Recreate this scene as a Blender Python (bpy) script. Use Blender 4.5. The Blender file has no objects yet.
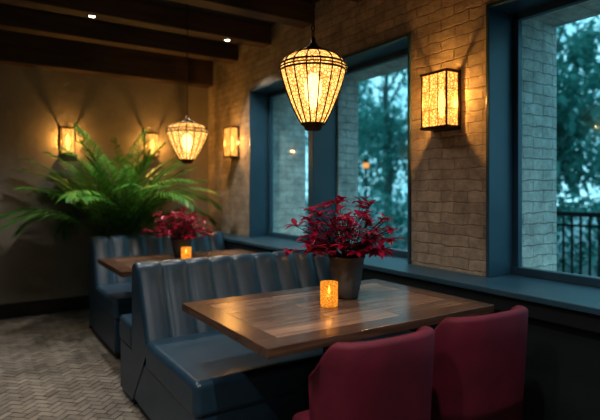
import bpy, bmesh, math, random
from mathutils import Vector, Matrix
random.seed(7)
scene = bpy.context.scene
COL = scene.collection
H = 1.30

# ------------------------------------------------------------------ helpers
def empty(name, loc):
    e = bpy.data.objects.new(name, None)
    e.location = loc
    e.empty_display_size = 0.1
    COL.objects.link(e)
    return e

def attach(ob, parent):
    if parent is not None:
        ob.parent = parent
        ob.matrix_parent_inverse = Matrix.Translation(-Vector(parent.location))

class B:
    def __init__(self):
        self.bm = bmesh.new()
    def face(self, vs, m=0, smooth=False):
        try:
            f = self.bm.faces.new(vs)
            f.material_index = m
            f.smooth = smooth
            return f
        except ValueError:
            return None
    def box(self, x0, x1, y0, y1, z0, z1, m=0, mat=None):
        c = [(x0,y0,z0),(x1,y0,z0),(x1,y1,z0),(x0,y1,z0),(x0,y0,z1),(x1,y0,z1),(x1,y1,z1),(x0,y1,z1)]
        if mat is not None:
            c = [mat @ Vector(p) for p in c]
        v = [self.bm.verts.new(p) for p in c]
        for q in ((0,3,2,1),(4,5,6,7),(0,1,5,4),(1,2,6,5),(2,3,7,6),(3,0,4,7)):
            self.face([v[i] for i in q], m)
    def grid(self, pts, m=0, smooth=True, close_u=False, close_v=False):
        nu = len(pts); nv = len(pts[0])
        vs = [[self.bm.verts.new(p) for p in row] for row in pts]
        for i in range(nu if close_u else nu-1):
            for j in range(nv if close_v else nv-1):
                a=vs[i][j]; b=vs[(i+1)%nu][j]; c=vs[(i+1)%nu][(j+1)%nv]; d=vs[i][(j+1)%nv]
                self.face([a,b,c,d], m, smooth)
        return vs
    def lathe(self, prof, c, n=32, m=0, smooth=True, cap0=False, cap1=False):
        rows = [[(c[0]+r*math.cos(2*math.pi*k/n), c[1]+r*math.sin(2*math.pi*k/n), c[2]+z) for k in range(n)] for r,z in prof]
        vs = self.grid(rows, m, smooth, close_v=True)
        if cap0: self.face(list(reversed(vs[0])), m)
        if cap1: self.face(vs[-1], m)
    def tube(self, pts, r, n=6, m=0, closed=False, smooth=True):
        pts = [Vector(p) for p in pts]
        N = len(pts); rows=[]
        for i,p in enumerate(pts):
            if closed: t = pts[(i+1)%N]-pts[i-1]
            else: t = pts[min(i+1,N-1)]-pts[max(i-1,0)]
            t.normalize()
            up = Vector((0,0,1)) if abs(t.z)<0.95 else Vector((1,0,0))
            a = t.cross(up).normalized(); b = t.cross(a)
            rr = r[i] if isinstance(r,(list,tuple)) else r
            rows.append([p + a*rr*math.cos(2*math.pi*k/n)+b*rr*math.sin(2*math.pi*k/n) for k in range(n)])
        vs = self.grid(rows, m, smooth, close_u=closed, close_v=True)
        if not closed:
            self.face(list(reversed(vs[0])), m); self.face(vs[-1], m)
    def done(self, name, mats, parent=None, bevel=0, seg=2, subsurf=0, recalc=True, smooth=False):
        if recalc: bmesh.ops.recalc_face_normals(self.bm, faces=self.bm.faces[:])
        me = bpy.data.meshes.new(name)
        self.bm.to_mesh(me); self.bm.free()
        for mt in (mats if isinstance(mats,(list,tuple)) else [mats]): me.materials.append(mt)
        if smooth:
            for p in me.polygons: p.use_smooth = True
        ob = bpy.data.objects.new(name, me)
        COL.objects.link(ob)
        if bevel:
            md = ob.modifiers.new('bevel','BEVEL'); md.width=bevel; md.segments=seg; md.limit_method='ANGLE'; md.angle_limit=math.radians(40)
            if seg>2:
                for p in me.polygons: p.use_smooth=True
                md.harden_normals = True
        if subsurf:
            md = ob.modifiers.new('sub','SUBSURF'); md.levels=subsurf; md.render_levels=subsurf
        attach(ob, parent)
        return ob

# ------------------------------------------------------------------ materials
def newmat(name):
    m = bpy.data.materials.new(name); m.use_nodes=True
    nt = m.node_tree
    return m, nt, nt.nodes['Principled BSDF'], nt.nodes['Material Output']
def N(nt, t, **kw):
    n = nt.nodes.new(t)
    for k,v in kw.items(): setattr(n,k,v)
    return n
def ramp(nt, stops):
    r = N(nt,'ShaderNodeValToRGB')
    e = r.color_ramp.elements
    e[0].position=stops[0][0]; e[0].color=(*stops[0][1],1)
    e[1].position=stops[-1][0]; e[1].color=(*stops[-1][1],1)
    for p,c in stops[1:-1]:
        x=e.new(p); x.color=(*c,1)
    return r
def noisy(name, c1, c2, scale=5, rough=0.6, bump=0.1, bscale=40, metal=0, stretch=(1,1,1), dist=0.01, sheen=0, detail=5):
    m,nt,p,o = newmat(name)
    tc=N(nt,'ShaderNodeTexCoord'); mp=N(nt,'ShaderNodeMapping'); mp.inputs['Scale'].default_value=stretch
    nt.links.new(tc.outputs['Object'],mp.inputs['Vector'])
    n=N(nt,'ShaderNodeTexNoise'); n.inputs['Scale'].default_value=scale; n.inputs['Detail'].default_value=detail
    nt.links.new(mp.outputs[0],n.inputs['Vector'])
    r=ramp(nt,[(0.3,c1),(0.7,c2)]); nt.links.new(n.outputs['Fac'],r.inputs[0])
    nt.links.new(r.outputs[0],p.inputs['Base Color'])
    p.inputs['Roughness'].default_value=rough; p.inputs['Metallic'].default_value=metal
    if sheen:
        p.inputs['Sheen Weight'].default_value=sheen; p.inputs['Sheen Roughness'].default_value=0.4
        p.inputs['Sheen Tint'].default_value=(*c2,1)
    if bump:
        n2=N(nt,'ShaderNodeTexNoise'); n2.inputs['Scale'].default_value=bscale; n2.inputs['Detail'].default_value=6
        nt.links.new(mp.outputs[0],n2.inputs['Vector'])
        b=N(nt,'ShaderNodeBump'); b.inputs['Strength'].default_value=bump; b.inputs['Distance'].default_value=dist
        nt.links.new(n2.outputs['Fac'],b.inputs['Height']); nt.links.new(b.outputs[0],p.inputs['Normal'])
    return m
def brickmat(name, axis, c1, c2, mortar, w=0.21, h=0.068, bump=0.8, rough=0.85):
    m,nt,p,o = newmat(name)
    tc=N(nt,'ShaderNodeTexCoord'); sx=N(nt,'ShaderNodeSeparateXYZ'); cx=N(nt,'ShaderNodeCombineXYZ')
    nt.links.new(tc.outputs['Object'],sx.inputs[0])
    nt.links.new(sx.outputs[axis],cx.inputs[0]); nt.links.new(sx.outputs[2],cx.inputs[1])
    wn=N(nt,'ShaderNodeTexNoise'); wn.inputs['Scale'].default_value=11; wn.inputs['Detail'].default_value=4; nt.links.new(tc.outputs['Object'],wn.inputs['Vector'])
    va=N(nt,'ShaderNodeMixRGB'); va.blend_type='LINEAR_LIGHT'; va.inputs[0].default_value=0.018
    nt.links.new(cx.outputs[0],va.inputs[1]); nt.links.new(wn.outputs['Color'],va.inputs[2])
    bt=N(nt,'ShaderNodeTexBrick'); bt.inputs['Scale'].default_value=1
    bt.inputs['Brick Width'].default_value=w; bt.inputs['Row Height'].default_value=h
    bt.inputs['Mortar Size'].default_value=0.005; bt.inputs['Mortar Smooth'].default_value=0.7
    bt.inputs['Color1'].default_value=(*c1,1); bt.inputs['Color2'].default_value=(*c2,1); bt.inputs['Mortar'].default_value=(*mortar,1)
    nt.links.new(va.outputs[0],bt.inputs['Vector'])
    n=N(nt,'ShaderNodeTexNoise'); n.inputs['Scale'].default_value=7; n.inputs['Detail'].default_value=10; n.inputs['Roughness'].default_value=0.78
    nt.links.new(tc.outputs['Object'],n.inputs['Vector'])
    r=ramp(nt,[(0.32,(0.48,0.47,0.45)),(0.68,(1.18,1.16,1.13))]); nt.links.new(n.outputs['Fac'],r.inputs[0])
    mx=N(nt,'ShaderNodeMixRGB'); mx.blend_type='MULTIPLY'; mx.inputs[0].default_value=0.95
    nt.links.new(bt.outputs['Color'],mx.inputs[1]); nt.links.new(r.outputs[0],mx.inputs[2])
    nt.links.new(mx.outputs[0],p.inputs['Base Color']); p.inputs['Roughness'].default_value=rough
    n3=N(nt,'ShaderNodeTexNoise'); n3.inputs['Scale'].default_value=26; n3.inputs['Detail'].default_value=9; n3.inputs['Roughness'].default_value=.65
    nt.links.new(tc.outputs['Object'],n3.inputs['Vector'])
    mm=N(nt,'ShaderNodeMath',operation='MULTIPLY_ADD'); mm.inputs[1].default_value=-0.55
    nt.links.new(bt.outputs['Fac'],mm.inputs[0]); nt.links.new(n3.outputs['Fac'],mm.inputs[2])
    b=N(nt,'ShaderNodeBump'); b.inputs['Strength'].default_value=bump; b.inputs['Distance'].default_value=0.018
    nt.links.new(mm.outputs[0],b.inputs['Height']); nt.links.new(b.outputs[0],p.inputs['Normal'])
    return m
def wood(name, c1, c2, stretch, rough=0.35, island=0.5, scale=3, bump=0.08):
    m,nt,p,o = newmat(name)
    tc=N(nt,'ShaderNodeTexCoord'); mp=N(nt,'ShaderNodeMapping'); mp.inputs['Scale'].default_value=stretch
    g=N(nt,'ShaderNodeNewGeometry')
    cx=N(nt,'ShaderNodeCombineXYZ'); ml=N(nt,'ShaderNodeMath',operation='MULTIPLY'); ml.inputs[1].default_value=13
    nt.links.new(g.outputs['Random Per Island'],ml.inputs[0])
    for i in range(3): nt.links.new(ml.outputs[0],cx.inputs[i])
    nt.links.new(cx.outputs[0],mp.inputs['Location'])
    nt.links.new(tc.outputs['Object'],mp.inputs['Vector'])
    n=N(nt,'ShaderNodeTexNoise'); n.inputs['Scale'].default_value=scale; n.inputs['Detail'].default_value=8; n.inputs['Distortion'].default_value=0.6
    nt.links.new(mp.outputs[0],n.inputs['Vector'])
    r=ramp(nt,[(0.3,c1),(0.72,c2)]); nt.links.new(n.outputs['Fac'],r.inputs[0])
    r2=ramp(nt,[(0.0,(1-island,)*3),(1.0,(1.1,1.08,1.05))]); nt.links.new(g.outputs['Random Per Island'],r2.inputs[0])
    mx=N(nt,'ShaderNodeMixRGB'); mx.blend_type='MULTIPLY'; mx.inputs[0].default_value=1
    nt.links.new(r.outputs[0],mx.inputs[1]); nt.links.new(r2.outputs[0],mx.inputs[2])
    nt.links.new(mx.outputs[0],p.inputs['Base Color']); p.inputs['Roughness'].default_value=rough
    b=N(nt,'ShaderNodeBump'); b.inputs['Strength'].default_value=bump; b.inputs['Distance'].default_value=0.004
    nt.links.new(n.outputs['Fac'],b.inputs['Height']); nt.links.new(b.outputs[0],p.inputs['Normal'])
    return m
def leafmat(name, c1, c2, rough=0.45, trans=0.25):
    m,nt,p,o = newmat(name)
    g=N(nt,'ShaderNodeNewGeometry'); r=ramp(nt,[(0,c1),(1,c2)])
    nt.links.new(g.outputs['Random Per Island'],r.inputs[0]); nt.links.new(r.outputs[0],p.inputs['Base Color'])
    p.inputs['Roughness'].default_value=rough
    t=N(nt,'ShaderNodeBsdfTranslucent'); nt.links.new(r.outputs[0],t.inputs[0])
    mx=N(nt,'ShaderNodeMixShader'); mx.inputs[0].default_value=trans
    nt.links.new(p.outputs[0],mx.inputs[1]); nt.links.new(t.outputs[0],mx.inputs[2]); nt.links.new(mx.outputs[0],o.inputs[0])
    return m
def lampglass(name, col, em, vscale=60, transp=0.45, tl_=0.06):
    m,nt,p,o = newmat(name); nt.nodes.remove(p)
    tc=N(nt,'ShaderNodeTexCoord'); v=N(nt,'ShaderNodeTexVoronoi'); v.feature='DISTANCE_TO_EDGE'; v.inputs['Scale'].default_value=vscale
    nt.links.new(tc.outputs['Object'],v.inputs['Vector'])
    r=ramp(nt,[(0.02,(col[0]*0.25,col[1]*0.15,col[2]*0.09)),(0.25,col)]); nt.links.new(v.outputs['Distance'],r.inputs[0])
    e=N(nt,'ShaderNodeEmission'); e.inputs[1].default_value=em; nt.links.new(r.outputs[0],e.inputs[0])
    tl=N(nt,'ShaderNodeBsdfTranslucent')
    mt=N(nt,'ShaderNodeMixRGB'); mt.blend_type='MULTIPLY'; mt.inputs[0].default_value=1; mt.inputs[2].default_value=(tl_,tl_,tl_,1)
    nt.links.new(r.outputs[0],mt.inputs[1]); nt.links.new(mt.outputs[0],tl.inputs[0])
    tr=N(nt,'ShaderNodeBsdfTransparent'); tr.inputs[0].default_value=(1,0.82,0.54,1)
    a=N(nt,'ShaderNodeAddShader'); nt.links.new(e.outputs[0],a.inputs[0]); nt.links.new(tl.outputs[0],a.inputs[1])
    mx=N(nt,'ShaderNodeMixShader'); mx.inputs[0].default_value=transp
    nt.links.new(a.outputs[0],mx.inputs[1]); nt.links.new(tr.outputs[0],mx.inputs[2]); nt.links.new(mx.outputs[0],o.inputs[0])
    return m
def emis(name,col,s):
    m,nt,p,o=newmat(name); nt.nodes.remove(p)
    e=N(nt,'ShaderNodeEmission'); e.inputs[0].default_value=(*col,1); e.inputs[1].default_value=s
    nt.links.new(e.outputs[0],o.inputs[0]); return m

M_plaster = noisy('plaster', (0.195,0.18,0.155),(0.27,0.25,0.218), 1.6, 0.9, 0.3, 12, dist=0.02, detail=9)
M_brick = brickmat('tan_brick', 1, (0.54,0.46,0.38),(0.43,0.365,0.30),(0.39,0.33,0.27), bump=0.75)
M_brickX = brickmat('white_brick_x', 0, (0.80,0.79,0.75),(0.70,0.69,0.66),(0.52,0.52,0.50))
M_brickY = brickmat('white_brick_y', 1, (0.80,0.79,0.75),(0.70,0.69,0.66),(0.52,0.52,0.50))
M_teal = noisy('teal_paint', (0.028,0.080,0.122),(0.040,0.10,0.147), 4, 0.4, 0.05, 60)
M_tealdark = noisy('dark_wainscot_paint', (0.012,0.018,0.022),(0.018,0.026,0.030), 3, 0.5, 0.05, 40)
M_base = noisy('dark_baseboard', (0.012,0.010,0.009),(0.02,0.017,0.014), 3, 0.5, 0.05)
M_beam = wood('dark_beam_wood', (0.036,0.023,0.016),(0.08,0.052,0.037), (0.6,8,8), 0.7, 0.4, 3, 0.4)
M_ceil = wood('ceiling_boards', (0.020,0.013,0.010),(0.042,0.027,0.019), (0.6,8,8), 0.8, 0.4, 3, 0.3)
M_tabX = wood('table_wood', (0.15,0.085,0.058),(0.35,0.22,0.155), (1.2,14,14), 0.24, 0.45, 3)
M_tabY = wood('table_wood_cross', (0.060,0.032,0.022),(0.13,0.074,0.052), (14,1.2,14), 0.24, 0.2, 3)
M_tabF = wood('table_wood_frame', (0.060,0.032,0.022),(0.13,0.074,0.052), (1.2,14,14), 0.24, 0.2, 3)
M_leather = noisy('blue_leather', (0.015,0.042,0.072),(0.022,0.057,0.093), 6, 0.36, 0.12, 120, dist=0.003)
M_velvet = noisy('burgundy_velvet', (0.080,0.0035,0.016),(0.13,0.0055,0.027), 10, 0.75, 0.1, 90, dist=0.003, sheen=0.5)
M_metal = noisy('black_iron', (0.01,0.009,0.009),(0.016,0.014,0.013), 8, 0.45, 0.05, metal=0.7)
M_bronze = noisy('aged_bronze', (0.06,0.034,0.015),(0.12,0.068,0.028), 20, 0.4, 0.1, 80, metal=0.85)
M_pot = noisy('grey_ceramic', (0.07,0.08,0.085),(0.11,0.12,0.125), 14, 0.75, 0.15, 60)
M_soil = noisy('soil', (0.012,0.008,0.005),(0.03,0.02,0.012), 40, 0.95, 0.6, 60)
M_red = leafmat('red_leaf', (0.15,0.005,0.026),(0.48,0.014,0.08), 0.4, 0.3)
M_redstem = noisy('plant_stem', (0.05,0.015,0.012),(0.08,0.03,0.02), 20, 0.6, 0)
M_palm = leafmat('palm_leaf', (0.045,0.20,0.038),(0.18,0.46,0.09), 0.42, 0.4)
M_palmstem = noisy('palm_stem', (0.08,0.14,0.03),(0.15,0.20,0.05), 10, 0.5, 0)
M_tree = leafmat('misted_tree_leaf', (0.07,0.26,0.23),(0.18,0.44,0.38), 0.6, 0.5)  # pale teal leaf colour paints in the garden mist
M_bark = noisy('bark', (0.08,0.12,0.115),(0.13,0.18,0.17), 8, 0.9, 0.5, 20)
M_ground = noisy('wet_paving', (0.05,0.075,0.075),(0.10,0.13,0.13), 2, 0.35, 0.1)
M_candleglass = lampglass('amber_votive_glass', (1.0,0.42,0.06), 0.6, 110, 0.35, .05)
M_wax = noisy('candle_wax', (0.75,0.55,0.30),(0.8,0.6,0.35), 5, 0.5, 0)
M_flame = emis('flame', (1.0,0.60,0.18), 8)
M_bulb = emis('warm_bulb', (1.0,0.72,0.34), 3.5)
M_spot = emis('downlight_lens', (1.0,0.85,0.62), 8)
M_pglass = lampglass('pendant_crackle_glass', (1.0,0.56,0.17), 1.1, 62, 0.30, 0.003)
M_sglass = lampglass('sconce_crackle_glass', (1.0,0.53,0.14), 1.15, 55, 0.5, 0.0015)

# floor tile material
M_tile,nt,p,o = newmat('stone_tile')
g=N(nt,'ShaderNodeNewGeometry'); r=ramp(nt,[(0,(0.165,0.15,0.13)),(0.5,(0.21,0.19,0.165)),(1,(0.26,0.235,0.205))])
nt.links.new(g.outputs['Random Per Island'],r.inputs[0])
tc=N(nt,'ShaderNodeTexCoord'); n=N(nt,'ShaderNodeTexNoise'); n.inputs['Scale'].default_value=3; n.inputs['Detail'].default_value=8
nt.links.new(tc.outputs['Object'],n.inputs['Vector']); r2=ramp(nt,[(0.3,(0.6,0.6,0.6)),(0.7,(1.1,1.1,1.1))]); nt.links.new(n.outputs['Fac'],r2.inputs[0])
mx=N(nt,'ShaderNodeMixRGB'); mx.blend_type='MULTIPLY'; mx.inputs[0].default_value=1
nt.links.new(r.outputs[0],mx.inputs[1]); nt.links.new(r2.outputs[0],mx.inputs[2]); nt.links.new(mx.outputs[0],p.inputs['Base Color'])
p.inputs['Roughness'].default_value=0.6
M_grout = noisy('grout', (0.08,0.07,0.06),(0.115,0.10,0.085), 10, 0.9, 0)

# window glass (single pane, facing-based reflection)
M_glass,nt,p,o = newmat('window_glass'); nt.nodes.remove(p)
tr=N(nt,'ShaderNodeBsdfTransparent'); tr.inputs[0].default_value=(0.86,0.96,0.97,1)
gl=N(nt,'ShaderNodeBsdfGlossy'); gl.inputs['Roughness'].default_value=0.04
lw=N(nt,'ShaderNodeLayerWeight'); lw.inputs[0].default_value=0.5
pw=N(nt,'ShaderNodeMath',operation='POWER'); pw.inputs[1].default_value=4
ma=N(nt,'ShaderNodeMath',operation='MULTIPLY_ADD'); ma.inputs[1].default_value=0.5; ma.inputs[2].default_value=0.01
nt.links.new(lw.outputs['Facing'],pw.inputs[0]); nt.links.new(pw.outputs[0],ma.inputs[0])
mx=N(nt,'ShaderNodeMixShader'); nt.links.new(ma.outputs[0],mx.inputs[0]); nt.links.new(tr.outputs[0],mx.inputs[1]); nt.links.new(gl.outputs[0],mx.inputs[2])
nt.links.new(mx.outputs[0],o.inputs[0])

# ------------------------------------------------------------------ room shell
XW, XG, XE = 2.49, 2.72, 3.20      # brick face, glass, exterior face
YB, YR, XL = 5.97, -2.5, -3.2
CZ = 2.92
b=B(); b.box(XL-.15,XE,YR-.15,YB+.15,-0.12,-0.012); 
slab=b.done('floor', M_grout)
# herringbone paving joined into the floor
b=B(); W=0.048; gap=0.0024
rot=Matrix.Rotation(math.radians(45),4,'Z')
def tile(x0,x1,y0,y1):
    c = rot @ Vector(((x0+x1)/2,(y0+y1)/2,0))
    if XL+0.1<c.x<2.2 and YR+0.1<c.y<YB-0.1:
        dz=random.uniform(-0.0012,0.0012)
        b.box(x0+gap,x1-gap,y0+gap,y1-gap,-0.03,0.0+dz-0.0015,0,rot)
for k in range(-160,200):
    for mth in range(-80,80):
        ox=(k+4*mth)*W; oy=k*W
        tile(ox,ox+2*W,oy,oy+W)
        tile(ox-W,ox,oy,oy+2*W)
t=b.done('floor_tiles', M_tile, slab)

b=B(); b.box(XL-.15,XE,YR-.15,YB+.15,CZ,CZ+.1)
b.done('ceiling', M_ceil)
b=B(); b.box(XL,XW,YB,YB+.15,0,CZ); b.done('wall_back', M_plaster)
b=B(); b.box(XL-.15,XL,YR-.15,YB+.15,0,CZ); b.done('wall_left', M_plaster)
b=B(); b.box(XL,XE,YR-.15,YR,0,CZ); b.done('wall_front', M_plaster)
# right wall : two leaves (tan brick inside, white brick outside)
WT=2.365; SZ=0.80
wins=[('window_1',2.466,4.83),('window_2',-0.40,1.863)]
segs=[(4.83,YB+.15),(1.863,2.466),(YR,-0.40)]
b=B()
for (x0,x1,m) in ((XW,XG+0.02,0),(XG+0.02,XE,1)):
    for y0,y1 in segs: b.box(x0,x1,y0,y1,SZ if m==0 else 0,CZ,m)
    for _,y0,y1 in wins:
        b.box(x0,x1,y0,y1,WT,CZ,m)
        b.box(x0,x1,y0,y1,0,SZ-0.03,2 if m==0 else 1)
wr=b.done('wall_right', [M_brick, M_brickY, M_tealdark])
wr.data.materials.append(M_brickX)
for p_ in wr.data.polygons:   # exterior reveals use the x mapped brick
    if p_.material_index==1 and abs(p_.normal.y)>0.5: p_.material_index=3
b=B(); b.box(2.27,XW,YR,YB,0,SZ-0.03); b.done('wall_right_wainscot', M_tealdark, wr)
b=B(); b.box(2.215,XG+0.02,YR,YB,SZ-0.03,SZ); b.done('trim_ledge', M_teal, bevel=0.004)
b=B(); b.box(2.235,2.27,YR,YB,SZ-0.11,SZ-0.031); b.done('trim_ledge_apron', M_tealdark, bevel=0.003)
b=B(); b.box(XL,2.26,YB-.025,YB,0,0.14); b.done('baseboard_back', M_base, bevel=0.004)
b=B(); b.box(XL,XL+.025,YR,YB-.03,0,0.14); b.done('baseboard_left', M_base, bevel=0.004)

for name,y0,y1 in wins:
    e=empty(name,(XG,(y0+y1)/2,1.6))
    b=B()
    L=0.022
    b.box(XW-0.012,XG+.02,y0,y0+L,SZ,WT); b.box(XW-0.012,XG+.02,y1-L,y1,SZ,WT); b.box(XW-0.012,XG+.02,y0+L,y1-L,WT-L,WT)
    b.box(XG-.02,XG+.02,y0+L,y0+L+.035,SZ,WT-L); b.box(XG-.02,XG+.02,y1-L-.035,y1-L,SZ,WT-L)
    b.box(XG-.02,XG+.02,y0+L,y1-L,WT-L-.04,WT-L); b.box(XG-.03,XG+.02,y0+L,y1-L,SZ,SZ+.045)
    if name=='window_1': b.box(XW+0.0,XG+.02,3.64,3.72,SZ,WT-L)
    b.done('frame',M_teal,e,bevel=0.003)
    b=B(); v=[b.bm.verts.new(q) for q in ((XG+.005,y0+L+.03,SZ+.04),(XG+.005,y1-L-.03,SZ+.04),(XG+.005,y1-L-.03,WT-L-.035),(XG+.005,y0+L+.03,WT-L-.035))]; b.face(v)
    b.done('glass',M_glass,e)
b=B(); b.box(XG+.03,2.98,3.62,3.74,0.77,WT); b.done('brick_mullion_pier',M_brickX,wr)

# beams
for i,y in enumerate([5.2,4.45,3.7,2.95,2.2,1.45,0.7,-0.05,-0.8,-1.55]):
    b=B(); b.box(XL+.01,XW-.003,y-.08,y+.08,2.74,CZ-.002); b.done('ceiling_beam',M_beam,bevel=0.008)
b=B(); b.box(XL+.01,XW-.003,YB-.16,YB-.003,2.58,CZ-.002); b.done('ceiling_beam',M_beam,bevel=0.008)

# downlights: first two in view, the others unseen fill added for brightness
def downlight_or_fill(x,y,z,energy=14,ang=95):
    e=empty('beam_or_fill_downlight',(x,y,z))
    b=B(); b.lathe([(0.024,-0.004),(0.034,-0.010),(0.040,-0.008),(0.042,-0.001)],(x,y,z),24); b.done('trim_ring',M_metal,e)
    b=B(); b.lathe([(0.001,-0.003),(0.024,-0.003)],(x,y,z),20); b.done('lens',M_spot,e)
    l=bpy.data.lights.new('downlight_or_fill','SPOT'); l.energy=energy*1.3; l.color=(1,.92,.83); l.spot_size=math.radians(ang); l.spot_blend=.8; l.shadow_soft_size=.03
    ob=bpy.data.objects.new('spot',l); ob.location=(x,y,z-.02); COL.objects.link(ob); attach(ob,e)
downlight_or_fill(0.83,4.45,2.74,28,125)
downlight_or_fill(2.05,4.45,2.74,18,120)
downlight_or_fill(-0.6,2.95,2.74,12)  # this and the downlights below: out of view, added as interior fill
downlight_or_fill(0.3,2.95,2.74,18,110)
downlight_or_fill(-0.6,4.45,2.74,6,110)
downlight_or_fill(0.6,0.7,2.74,27,120)
downlight_or_fill(1.9,0.7,2.74,13,120)
downlight_or_fill(-0.6,0.7,2.74,34,130)
downlight_or_fill(1.3,2.95,2.74,14,120)

# ------------------------------------------------------------------ pendants
def point(parent,loc,energy,col=(1,.77,.49),rad=.03,name='bulb_light'):
    l=bpy.data.lights.new(name,'POINT'); l.energy=energy; l.color=col; l.shadow_soft_size=rad
    ob=bpy.data.objects.new(name,l); ob.location=loc; COL.objects.link(ob); attach(ob,parent)
def interp(prof,n=40):
    # catmull-rom through profile
    out=[]
    P=[Vector((r,z,0)) for r,z in prof]
    for i in range(len(P)-1):
        p0=P[max(i-1,0)];p1=P[i];p2=P[i+1];p3=P[min(i+2,len(P)-1)]
        for k in range(5):
            t=k/5
            q=0.5*((2*p1)+(-p0+p2)*t+(2*p0-5*p1+4*p2-p3)*t*t+(-p0+3*p1-3*p2+p3)*t**3)
            out.append((q.x,q.y))
    out.append((P[-1].x,P[-1].y)); return out
def pendant(x,y,z0,R,Ht,ztop,energy,chain=True):
    e=empty('pendant_lamp',(x,y,z0+Ht/2))
    base=[(.052,.03),(.074,.065),(.100,.12),(.124,.18),(.144,.24),(.1565,.29),(.1545,.318),(.133,.345),(.095,.366),(.045,.382)]
    pr=[(r*R/.158,z*Ht/.385) for r,z in base]
    sm=interp(pr)
    b=B(); b.lathe(sm,(x,y,z0),40); b.done('glass_shade',M_pglass,e)
    b=B()
    s=R/.158; h=Ht/.385
    for k in range(16):
        a=2*math.pi*k/16
        b.tube([(x+(r+.002)*math.cos(a),y+(r+.002)*math.sin(a),z0+z) for r,z in sm],0.0032,5)
    def ring(r,z,rr):
        b.tube([(x+r*math.cos(2*math.pi*k/40),y+r*math.sin(2*math.pi*k/40),z0+z) for k in range(40)],rr,6,closed=True)
    ring(.159*s,.286*h,.0050); ring(.160*s,.300*h,.0035); ring(.157*s,.316*h,.0050); ring(.053*s,.032*h,.007); ring(.096*s,.368*h,.004)
    # bottom cup & top cap
    b.lathe([(.002,0),(.03,0),(.040,.006),(.044,.018),(.052,.026),(.052,.034)],(x,y,z0),28)
    b.lathe([(.046*s,.376*h),(.046*s,.394*h),(.028,.404*h),(.018,.42*h),(.012,.425*h),(.012,.445*h),(.004,.452*h)],(x,y,z0),24)
    b.done('cage',M_bronze,e)
    b=B(); zt=z0+.45*h
    if chain:
        z=zt; k=0
        while z<ztop-.03:
            ax=(1,0) if k%2 else (0,1)
            pts=[(x+ax[0]*.0085*math.cos(t),y+ax[1]*.0085*math.cos(t),z+.017+.017*math.sin(t)) for t in [2*math.pi*j/12 for j in range(12)]]
            b.tube(pts,.003,5,closed=True); z+=.0265; k+=1
        b.tube([(x+.006,y,zt),(x-.004,y,(zt+ztop)/2),(x,y,ztop-.02)],.002,5)
    else:
        b.tube([(x,y,zt-.01),(x,y,ztop-.02)],.004,8)
    b.lathe([(.055,0),(.055,-.012),(.035,-.025),(.008,-.03)],(x,y,ztop),24)
    b.done('chain_and_canopy',M_bronze,e)
    b=B(); b.lathe([(.002,.10*h),(.02,.12*h),(.038,.17*h),(.042,.22*h),(.028,.26*h),(.014,.275*h)],(x,y,z0),20); b.lathe([(.014,.277*h),(.014,.37*h)],(x,y,z0),12,m=1)
    b.done('bulb',[M_bulb,M_bronze],e)
    point(e,(x,y,z0+.20*h),energy,rad=.045)
pendant(1.375,2.01,1.585,.158,.385,CZ,60)
pendant(1.46,3.94,1.515,.165,.335,CZ,48,False)

# ------------------------------------------------------------------ sconces
def sconce(c,normal,w,dep,h,energy,name='wall_sconce'):
    # local frame: u along wall, n out of wall
    n=Vector(normal); u=Vector((0,0,1)).cross(n)
    e=empty(name,c)
    M=Matrix(((u.x,n.x,0,c[0]),(u.y,n.y,0,c[1]),(0,0,1,c[2]),(0,0,0,1)))
    b=B(); t=.010
    b.box(-w/2-.004,w/2+.004,0,.008,-h/2-.006,h/2+.006,0,M)
    for sx in (-1,1):
        for yy in (.012,dep-t):
            b.box(sx*w/2-t/2*(1+sx)+0*t, sx*w/2+t/2*(1-sx), yy,yy+t,-h/2,h/2,0,M)
        for zz in (-h/6,h/6):
            xx=sx*w/2-(.003 if sx>0 else 0)
            b.box(xx,xx+.003,.01,dep,zz-.0018,zz+.0018,0,M)
    for zz in (-h/2,h/2-.016):
        b.box(-w/2-.004,w/2+.004,dep-.010,dep+.004,zz,zz+.016,0,M)
        b.box(-w/2-.004,-w/2+.008,.008,dep,zz,zz+.016,0,M); b.box(w/2-.008,w/2+.004,.008,dep,zz,zz+.016,0,M)
    b.box(-w/2,w/2,.008,dep,-h/2,-h/2+.006,0,M)
    for k in (-1,1):
        b.box(k*w/6-.0018,k*w/6+.0018,dep-.004,dep+.001,-h/2,h/2,0,M)
        b.box(-w/2,w/2,dep-.004,dep+.001,k*h/6-.0018,k*h/6+.0018,0,M)
    b.box(-.012,.012,.03,.054,-h/2,-h/2+.05,0,M)
    b.done('frame',M_bronze,e,bevel=.0015)
    b=B(); g=.004
    b.box(-w/2+g,w/2-g,dep-.008,dep-.005,-h/2+.012,h/2-.012,0,M)
    b.box(-w/2+g,-w/2+g+.003,.012,dep-.008,-h/2+.012,h/2-.012,0,M)
    b.box(w/2-g-.003,w/2-g,.012,dep-.008,-h/2+.012,h/2-.012,0,M)
    b.box(-w/2+g+.004,w/2-g-.004,.012,dep-.012,h/2-.012,h/2-.009,0,M)
    b.done('crackle_glass',M_sglass,e)
    cc=M@Vector((0,.052,-.01))
    b=B(); b.lathe([(.006,-.09),(.014,-.07),(.022,-.02),(.022,.02),(.014,.06),(.003,.085)],cc,16); b.done('bulb',M_bulb,e)
    point(e,(M@Vector((0,.066,0)))[:],energy,(1,.70,.38),rad=.02)
sconce((XW,2.155,1.85),(-1,0,0),.205,.125,.35,66)
sconce((XW,5.18,1.835),(-1,0,0),.17,.11,.34,60)
sconce((.857,YB,1.825),(0,-1,0),.135,.10,.285,58)
sconce((1.765,YB,1.825),(0,-1,0),.135,.10,.285,58)

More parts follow.
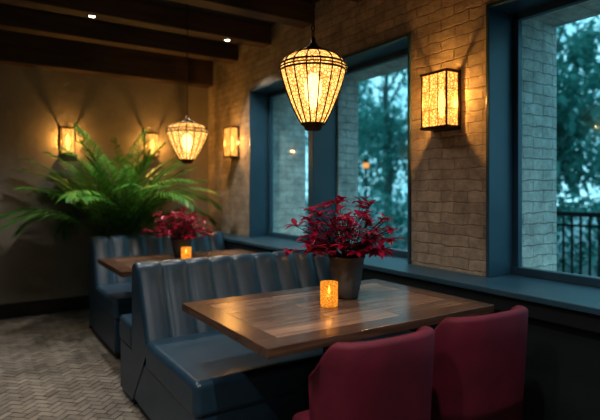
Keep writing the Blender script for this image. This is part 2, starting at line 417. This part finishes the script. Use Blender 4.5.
# ------------------------------------------------------------------ tables
def table(x0,x1,y0,y1,z=.75):
    e=empty('dining_table',((x0+x1)/2,(y0+y1)/2,0)); th=.036; fw=.10; g=.0012
    b=B()
    b.box(x0,x1,y0,y0+fw-g,z-th,z,2); b.box(x0,x1,y1-fw+g,y1,z-th,z,2)
    b.box(x0,x0+fw-g,y0+fw,y1-fw,z-th,z,1); b.box(x1-fw+g,x1,y0+fw,y1-fw,z-th,z,1)
    ny=6
    iw=(y1-y0-2*fw)/ny
    for j in range(ny):
        ya=y0+fw+j*iw
        Lx=x1-x0-2*fw
        xs=[x0+fw, x0+fw+Lx*(0.33 if j%2 else .6), x1-fw]
        for a,c in zip(xs[:-1],xs[1:]):
            b.box(a+g*.5,c-g*.5,ya+g*.5,ya+iw-g*.5,z-th+.002,z-.0008,0)
    b.done('top',[M_tabX,M_tabY,M_tabF],e,bevel=.002)
    b=B(); cx=(x0+x1)/2; cy=(y0+y1)/2
    b.box(cx-.3,cx+.3,cy-.2,cy+.2,z-th-.03,z-th-.001)
    b.box(cx-.05,cx+.05,cy-.05,cy+.05,.03,z-th-.03)
    b.box(cx-.30,cx+.30,cy-.045,cy+.045,0.001,.035); b.box(cx-.045,cx+.045,cy-.09,cy+.09,0.001,.0348)
    b.done('pedestal',M_metal,e,bevel=.006)
table(.855,2.10,1.53,2.38)
table(.84,2.10,3.50,4.28)

# ------------------------------------------------------------------ booths
def channel_back(b,x0,x1,yf,zs,zt,slant,nch,flip=1,thick=.13):
    # front face at yf (bottom), leaning back by slant, faces -y*flip
    prof=[]
    for t in [0,.25,.5,.75,1.0]:
        prof.append((slant*t, zs+(zt-.06-zs)*t, (-1,0.15)))
    cy=slant+.05; 
    for a in (30,60,90,120,150,180):
        ar=math.radians(a); rr=(thick-.02)/2
        prof.append((slant+rr-rr*math.cos(ar), zt-.06+.06*math.sin(ar), (-math.cos(ar),math.sin(ar))))
    yb=slant+thick-.02
    prof.append((yb,zs,(1,0))); prof.append((yb,.02,(1,0)))
    rows=[]; sub=10; wch=(x1-x0)/nch
    for c in range(nch):
        for k in range(sub+(1 if c==nch-1 else 0)):
            p=k/sub
            x=x0+(c+p)*wch
            q=math.sqrt(max(0,1-(2*p-1)**2))*.026
            row=[]
            for i,(y,z,nn) in enumerate(prof):
                f=q if i<5 else q*max(0,.8-(i-5)*.25)
                row.append((x, yf+flip*(y+nn[0]*f), z+nn[1]*f))
            rows.append(row)
    vs=b.grid(rows,0,True)
    b.face([vs[0][j] for j in range(len(prof))],0); b.face([vs[-1][j] for j in reversed(range(len(prof)))],0)
def booth(x0,x1,yf,yseat,zt,nch,double=None):
    e=empty('upholstered_booth',((x0+x1)/2,(yf+yseat)/2,0))
    b=B(); channel_back(b,x0+.005,x1,yf,.40,zt,.20,nch); b.done('channel_backrest',M_leather,e)
    b=B(); b.box(x0,x1,yseat,yf+.03,.30,.465); b.done('seat_cushion',M_leather,e,bevel=.035,seg=5)
    b=B(); b.box(x0+.008,x1,yseat+.015,yf+.29,.05,.32); b.done('seat_base',M_leather,e,bevel=.012,seg=3)
    b=B(); b.box(x0+.03,x1,yseat+.05,yf+.28,0.001,.055); b.done('plinth',M_base,e)
    if double:
        b=B(); b.box(x0-.0,x1,yf+.31,double,.33,.49); b.done('rear_seat_cushion',M_leather,e,bevel=.03,seg=5)
        b=B(); b.box(x0+.008,x1,yf+.30,double-.01,.02,.34); b.done('rear_seat_base',M_leather,e,bevel=.012,seg=3)
booth(.80,2.205,2.80,2.07,.865,9,3.42)
booth(.90,2.205,4.68,3.98,.865,8)

# ------------------------------------------------------------------ chairs
def chair(cx,yb,rot=0,w=.25):
    e=empty('velvet_dining_chair',(cx,yb+.25,0))
    R=Matrix.Translation((cx,yb+.25,0))@Matrix.Rotation(rot,4,'Z')@Matrix.Translation((0,-.25,0))
    dp=.21
    def sh(th,rw,rd):
        s=math.sin(th); c=math.cos(th)
        x=rw*math.copysign(abs(s)**.66,s); y=dp-rd*(abs(c)**.66)
        return x,y
    rows=[]
    n=44
    for i in range(n+1):
        th=math.radians(-90+180*i/n)
        a=abs(math.degrees(th))/90
        top=.815-.018*a**2-.12*max(0,(a-.66)/.34)**2
        row=[]
        for (z,k) in ((.33,0),(.45,.2),(.60,.55),(.72,.85),(top-.014,1.0)):
            z=min(z,top-.014)
            f=.95+.05*k
            x,y=sh(th,w*f,dp*1.0*(.88+.12*k)); row.append(R@Vector((x,y,z)))
        for (dz,inn) in ((-.004,.004),(.002,.014),(.003,.026),(-.001,.038),(-.008,.046)):
            x,y=sh(th,w-inn,dp-inn); row.append(R@Vector((x,y,top+dz)))
        for (z,k) in ((.70,.8),(.60,.55),(.44,.2)):
            z=min(z,top-.02)
            f=.95+.05*k
            x,y=sh(th,w*f-.05,dp*(.88+.12*k)-.05); row.append(R@Vector((x,y,z)))
        rows.append(row)
    b=B(); vs=b.grid(rows,0,True,close_v=True)
    b.face(vs[0],0); b.face(list(reversed(vs[-1])),0)
    b.done('curved_backrest',M_velvet,e)
    sw=w-.055
    b=B(); b.box(-sw,sw,.05,.44,.35,.455,0,R); b.done('seat',M_velvet,e,bevel=.035,seg=5)
    b=B()
    for sx in (-1,1):
        for yy in (.08,.40):
            dy=-.02 if yy<.2 else .02
            b.tube([R@Vector((sx*(sw-.04),yy,.36)),R@Vector((sx*(sw-.015),yy+dy,.001))],[.018,.010],10)
    b.box(-sw+.02,sw-.02,.06,.42,.325,.355,0,R)
    b.done('legs',M_base,e)
chair(1.185,1.20,math.radians(-2),.235)
chair(1.755,1.22,math.radians(-3),.25)

# ------------------------------------------------------------------ potted red plants
def leaf(b,base,dirv,L,Wd,m=0,droop=.3,fold=.25):
    d=Vector(dirv).normalized(); up=Vector((0,0,1))
    s=d.cross(up)
    if s.length<.05: s=Vector((1,0,0))
    s.normalize(); nrm=s.cross(d)
    prof=[(0,.05),(.2,.62),(.42,1.0),(.68,.78),(.88,.32),(1,.0)]
    rows=[]
    for t,w in prof:
        c=Vector(base)+d*L*t - up*droop*L*t*t
        rows.append([c - s*Wd*w*.5+nrm*fold*Wd*w*.5, c, c+s*Wd*w*.5+nrm*fold*Wd*w*.5])
    b.grid(rows,m,True)
def red_plant(x,y,zt,sc,nst,pot=True,zb=.75,seed=3):
    random.seed(seed)
    e=empty('potted_poinsettia',(x,y,zb))
    b=B(); h=zt-zb; s=sc
    b.lathe([(.001,.001),(.052*s,.001),(.058*s,.008),(.070*s,h*.35),(.082*s,h*.75),(.087*s,h-.012),(.092*s,h-.010),(.093*s,h),(.086*s,h),(.082*s,h-.03)],(x,y,zb),36)
    b.lathe([(.082*s,h-.028),(.001,h-.022)],(x,y,zb),24,m=1)
    b.done('pot',[M_pot,M_soil],e)
    b=B()
    for i in range(nst):
        az=2*math.pi*i*.381966+random.uniform(-.3,.3); el=math.asin(min(.99,max(.02,(i+.5)/nst)))*.95
        Ln=random.uniform(.15,.265)*s*(1.0+.08*math.sin(el))
        p0=Vector((x+random.uniform(-.03,.03)*s,y+random.uniform(-.03,.03)*s,zt-.03))
        tip=Vector((x,y,zt+.005))+Vector((math.cos(az)*math.cos(el)*Ln*1.08,math.sin(az)*math.cos(el)*Ln*1.08,math.sin(el)*Ln*1.05+.012))
        mid=(p0+tip)/2+Vector((0,0,.03))
        b.tube([p0,mid,tip],[.003*s,.0022*s,.0016*s],4,m=1)
        dd=(tip-mid).normalized()
        for k in range(7):
            a=2*math.pi*k/7+random.uniform(-.3,.3)
            o=Vector((math.cos(a),math.sin(a),random.uniform(-.15,.5)))
            leaf(b,tip-dd*random.uniform(0,.02),(o+dd*.5),random.uniform(.05,.085)*s,random.uniform(.022,.038)*s,0,random.uniform(.1,.55))
        for k in range(5):
            q=p0.lerp(tip,random.uniform(.45,.85)); a=random.uniform(0,6.28)
            leaf(b,q+Vector((0,0,.01)),(math.cos(a),math.sin(a),.3),random.uniform(.045,.075)*s,random.uniform(.022,.034)*s,0,.4)
    b.done('foliage',[M_red,M_redstem],e,recalc=False)
red_plant(1.61,2.05,.965,1.04,62)
red_plant(1.455,4.06,.90,.98,42,seed=5)

# ------------------------------------------------------------------ candles
def candle(x,y,r,h,z=.75,en=1.0):
    e=empty('votive_candle',(x,y,z))
    b=B(); b.lathe([(.001,.001),(r*.93,.001),(r,.008),(r,h),(r-.004,h),(r-.004,.012),(.001,.010)],(x,y,z),32); b.done('glass_cup',M_candleglass,e)
    b=B(); b.lathe([(r-.006,.012),(r-.006,h*.45),(.001,h*.45-.004)],(x,y,z),24); b.done('wax',M_wax,e)
    b=B(); b.tube([(x,y,z+h*.43),(x,y,z+h*.43+.012)],.001,5); 
    b.lathe([(.001,h*.45+.006),(.006,h*.45+.014),(.0065,h*.45+.022),(.003,h*.45+.036),(.0005,h*.45+.046)],(x,y,z),12,m=1); b.done('flame',[M_base,M_flame],e)
    point(e,(x,y,z+h*.45+.022),en,(1,.6,.22),.008,'flame_light')
candle(1.419,1.94,.042,.115)
candle(1.415,3.84,.04,.10)

# ------------------------------------------------------------------ palm
def palm(x,y):
    random.seed(33)
    e=empty('potted_areca_palm',(x,y,0))
    b=B(); b.lathe([(.001,.001),(.13,.001),(.14,.01),(.185,.36),(.20,.365),(.20,.40),(.18,.40),(.175,.36)],(x,y,0),36); b.lathe([(.176,.355),(.001,.365)],(x,y,0),24,m=1)
    b.done('pot',[M_pot,M_soil],e)
    b=B()
    nf=56
    for i in range(nf):
        az=2*math.pi*i*.381966+random.uniform(-.2,.2)
        tilt=random.uniform(.0,1.0)   # how much outward
        L=random.uniform(.80,1.04)
        if math.sin(az)<-.25: tilt*=.6
        base=Vector((x+random.uniform(-.07,.07),y+random.uniform(-.07,.07),.36))
        stemh=random.uniform(.44,.74)
        pts=[]; p_=base.copy(); ang=math.radians(88)-tilt*.38
        n=22; ds=(L+stemh)/n
        droop=random.uniform(1.4,2.5)*(.36+tilt*.84)
        for k in range(n+1):
            pts.append(p_.copy())
            t=k/n
            a=ang-droop*t**1.7
            hr=math.cos(a)*ds; p_=p_+Vector((math.cos(az)*hr,math.sin(az)*hr,math.sin(a)*ds))
        for q in pts:
            q.y=min(q.y,YB-.06-random.uniform(0,.05)); q.x=min(q.x,XW-.06)
        b.tube(pts,[.0065*(1-.8*k/n)+.001 for k in range(n+1)],5,m=1)
        side=Vector((-math.sin(az),math.cos(az),0))
        nl=30
        for k in range(nl):
            t=.36+.64*k/(nl-1); f=t*n; i0=min(int(f),n-1); q=pts[i0].lerp(pts[i0+1],f-i0)
            d=(pts[i0+1]-pts[i0]); d=d.normalized() if d.length>1e-5 else Vector((0,0,-1))
            tt=(t-.36)/.64
            ll=(.14+.20*math.sin(math.pi*min(1,tt*.85+.12)))*random.uniform(.88,1.08)*(1-.35*tt)
            for sgn in (-1,1):
                dv=(side*sgn*(1-.35*tt)+d*(.6+.6*tt)+Vector((0,0,.18+random.uniform(-.06,.06)))).normalized()
                s2=dv.cross(Vector((random.uniform(-.3,.3),random.uniform(-.3,.3),1))).normalized()
                rows=[]
                for u_,w_ in ((0,.3),(.3,1),(.7,.75),(1,.05)):
                    c=q+dv*ll*u_-Vector((0,0,1))*ll*.42*u_*u_
                    c.y=min(c.y,YB-.02); c.x=min(c.x,XW-.02)
                    rows.append([c-s2*.0085*w_,c+s2*.0085*w_])
                b.grid(rows,0,True)
    b.done('fronds',[M_palm,M_palmstem],e,recalc=False)
palm(1.27,5.42)

# ------------------------------------------------------------------ outside
b=B(); b.box(XE,45,-25,50,-.25,-.12); b.done('ground',M_ground)
def tree(x,y,h,R,n,zc=.62):
    e=empty('garden_tree',(x,y,0))
    b=B(); b.tube([(x,y,-.12),(x+.05,y,h*.3),(x-.06,y+.05,h*.6),(x,y,h*.85)],[.16,.13,.1,.04],10,m=1)
    for k in range(9):
        a=random.uniform(0,6.28); z=h*random.uniform(.3,.7)
        b.tube([(x,y,z),(x+math.cos(a)*R*.5,y+math.sin(a)*R*.5,z+R*.35),(x+math.cos(a)*R*.85,y+math.sin(a)*R*.85,z+R*.6)],[.05,.03,.01],5,m=1)
    cl=[(Vector((x,y,h*zc))+Vector((random.gauss(0,.42)*R,random.gauss(0,.42)*R,random.gauss(0,.5)*h*.42)),random.uniform(.3,.7)*R*.6) for _ in range(34)]
    for i in range(n):
        c,r=random.choice(cl)
        p_=c+Vector((random.gauss(0,r*.5),random.gauss(0,r*.5),random.gauss(0,r*.45)))
        if p_.z<.3 or p_.x<9.0: continue
        d=Vector((random.gauss(0,1),random.gauss(0,1),random.gauss(-.3,.6)))
        leaf(b,p_,d,random.uniform(.16,.32),random.uniform(.10,.18),0,.3)
    b.done('trunk_and_canopy',[M_tree,M_bark],e,recalc=False)
random.seed(11)
tree(11.6,7.0,6.5,2.2,3000,.5)
tree(12.2,13.2,7.5,2.6,3600,.5)
tree(11.4,3.6,6.5,2.0,2200,.52)
tree(15.5,9.5,9.5,3.4,4200,.40)
tree(15.0,19.0,9.5,3.6,4800,.40)
tree(16.0,4.5,9.5,3.2,3600,.38)
b=B()
for i in range(10000):
    p_=Vector((8.1+random.uniform(-.4,.4),random.uniform(-4,24),random.uniform(-.1,1.20+.12*math.sin(i))))
    leaf(b,p_,(random.gauss(0,1),random.gauss(0,1),random.gauss(.2,.7)),random.uniform(.10,.2),random.uniform(.06,.11),0,.3)
b.done('garden_hedge',[M_tree],recalc=False)
b=B()
fx=6.9; YE=6.3
b.box(fx-.02,fx+.02,-4,YE,.94,1.0); b.box(fx-.015,fx+.015,-4,YE,.02,.06); b.box(fx-.012,fx+.012,-4,YE,.80,.83)
y=-4
k=0
while y<YE:
    w_=.03 if k%14==0 else .011
    b.box(fx-w_,fx+w_,y-w_,y+w_,-.12 if k%14==0 else .03,1.0 if k%14 else 1.06); y+=.12; k+=1
b.done('terrace_railing',M_metal)
# street lantern glowing softly in the garden
def lantern(x,y,z):
    e=empty('garden_lantern',(x,y,0))
    b=B(); b.tube([(x,y,-.12),(x,y,z)],.02,8); b.lathe([(.05,0),(.06,.02),(.075,.16),(.09,.17),(.02,.24)],(x,y,z),12); b.done('post',M_metal,e)
    b=B(); b.lathe([(.062,.03),(.076,.15)],(x,y,z),12); b.done('glow_glass',emis('lantern_glow',(1,.45,.15),.4),e)
lantern(7.3,8.6,1.75)

# ------------------------------------------------------------------ world
w=bpy.data.worlds.new('dusk_sky'); scene.world=w; w.use_nodes=True; nt=w.node_tree
bg=nt.nodes['Background']
tc=N(nt,'ShaderNodeTexCoord'); n=N(nt,'ShaderNodeTexNoise'); n.inputs['Scale'].default_value=5.5; n.inputs['Detail'].default_value=3
nt.links.new(tc.outputs['Generated'],n.inputs['Vector'])
r=ramp(nt,[(0.38,(0.10,0.27,0.35)),(0.52,(0.15,0.36,0.45)),(0.66,(0.23,0.46,0.55))]); nt.links.new(n.outputs['Fac'],r.inputs[0])
nt.links.new(r.outputs[0],bg.inputs[0]); bg.inputs[1].default_value=1.2

# ------------------------------------------------------------------ camera
cam=bpy.data.cameras.new('camera'); co=bpy.data.objects.new('camera',cam); COL.objects.link(co)
co.location=(0,0,H); co.rotation_euler=(math.radians(90),0,math.radians(-32.9))
cam.sensor_width=36; cam.lens=36*506/600; cam.shift_y=-20/600
cam.dof.use_dof=True; cam.dof.focus_distance=2.45; cam.dof.aperture_fstop=1.4
scene.camera=co
scene.view_settings.view_transform='Standard'
try: scene.view_settings.look='Medium High Contrast'
except Exception: scene.view_settings.look='None'
scene.view_settings.exposure=1.3
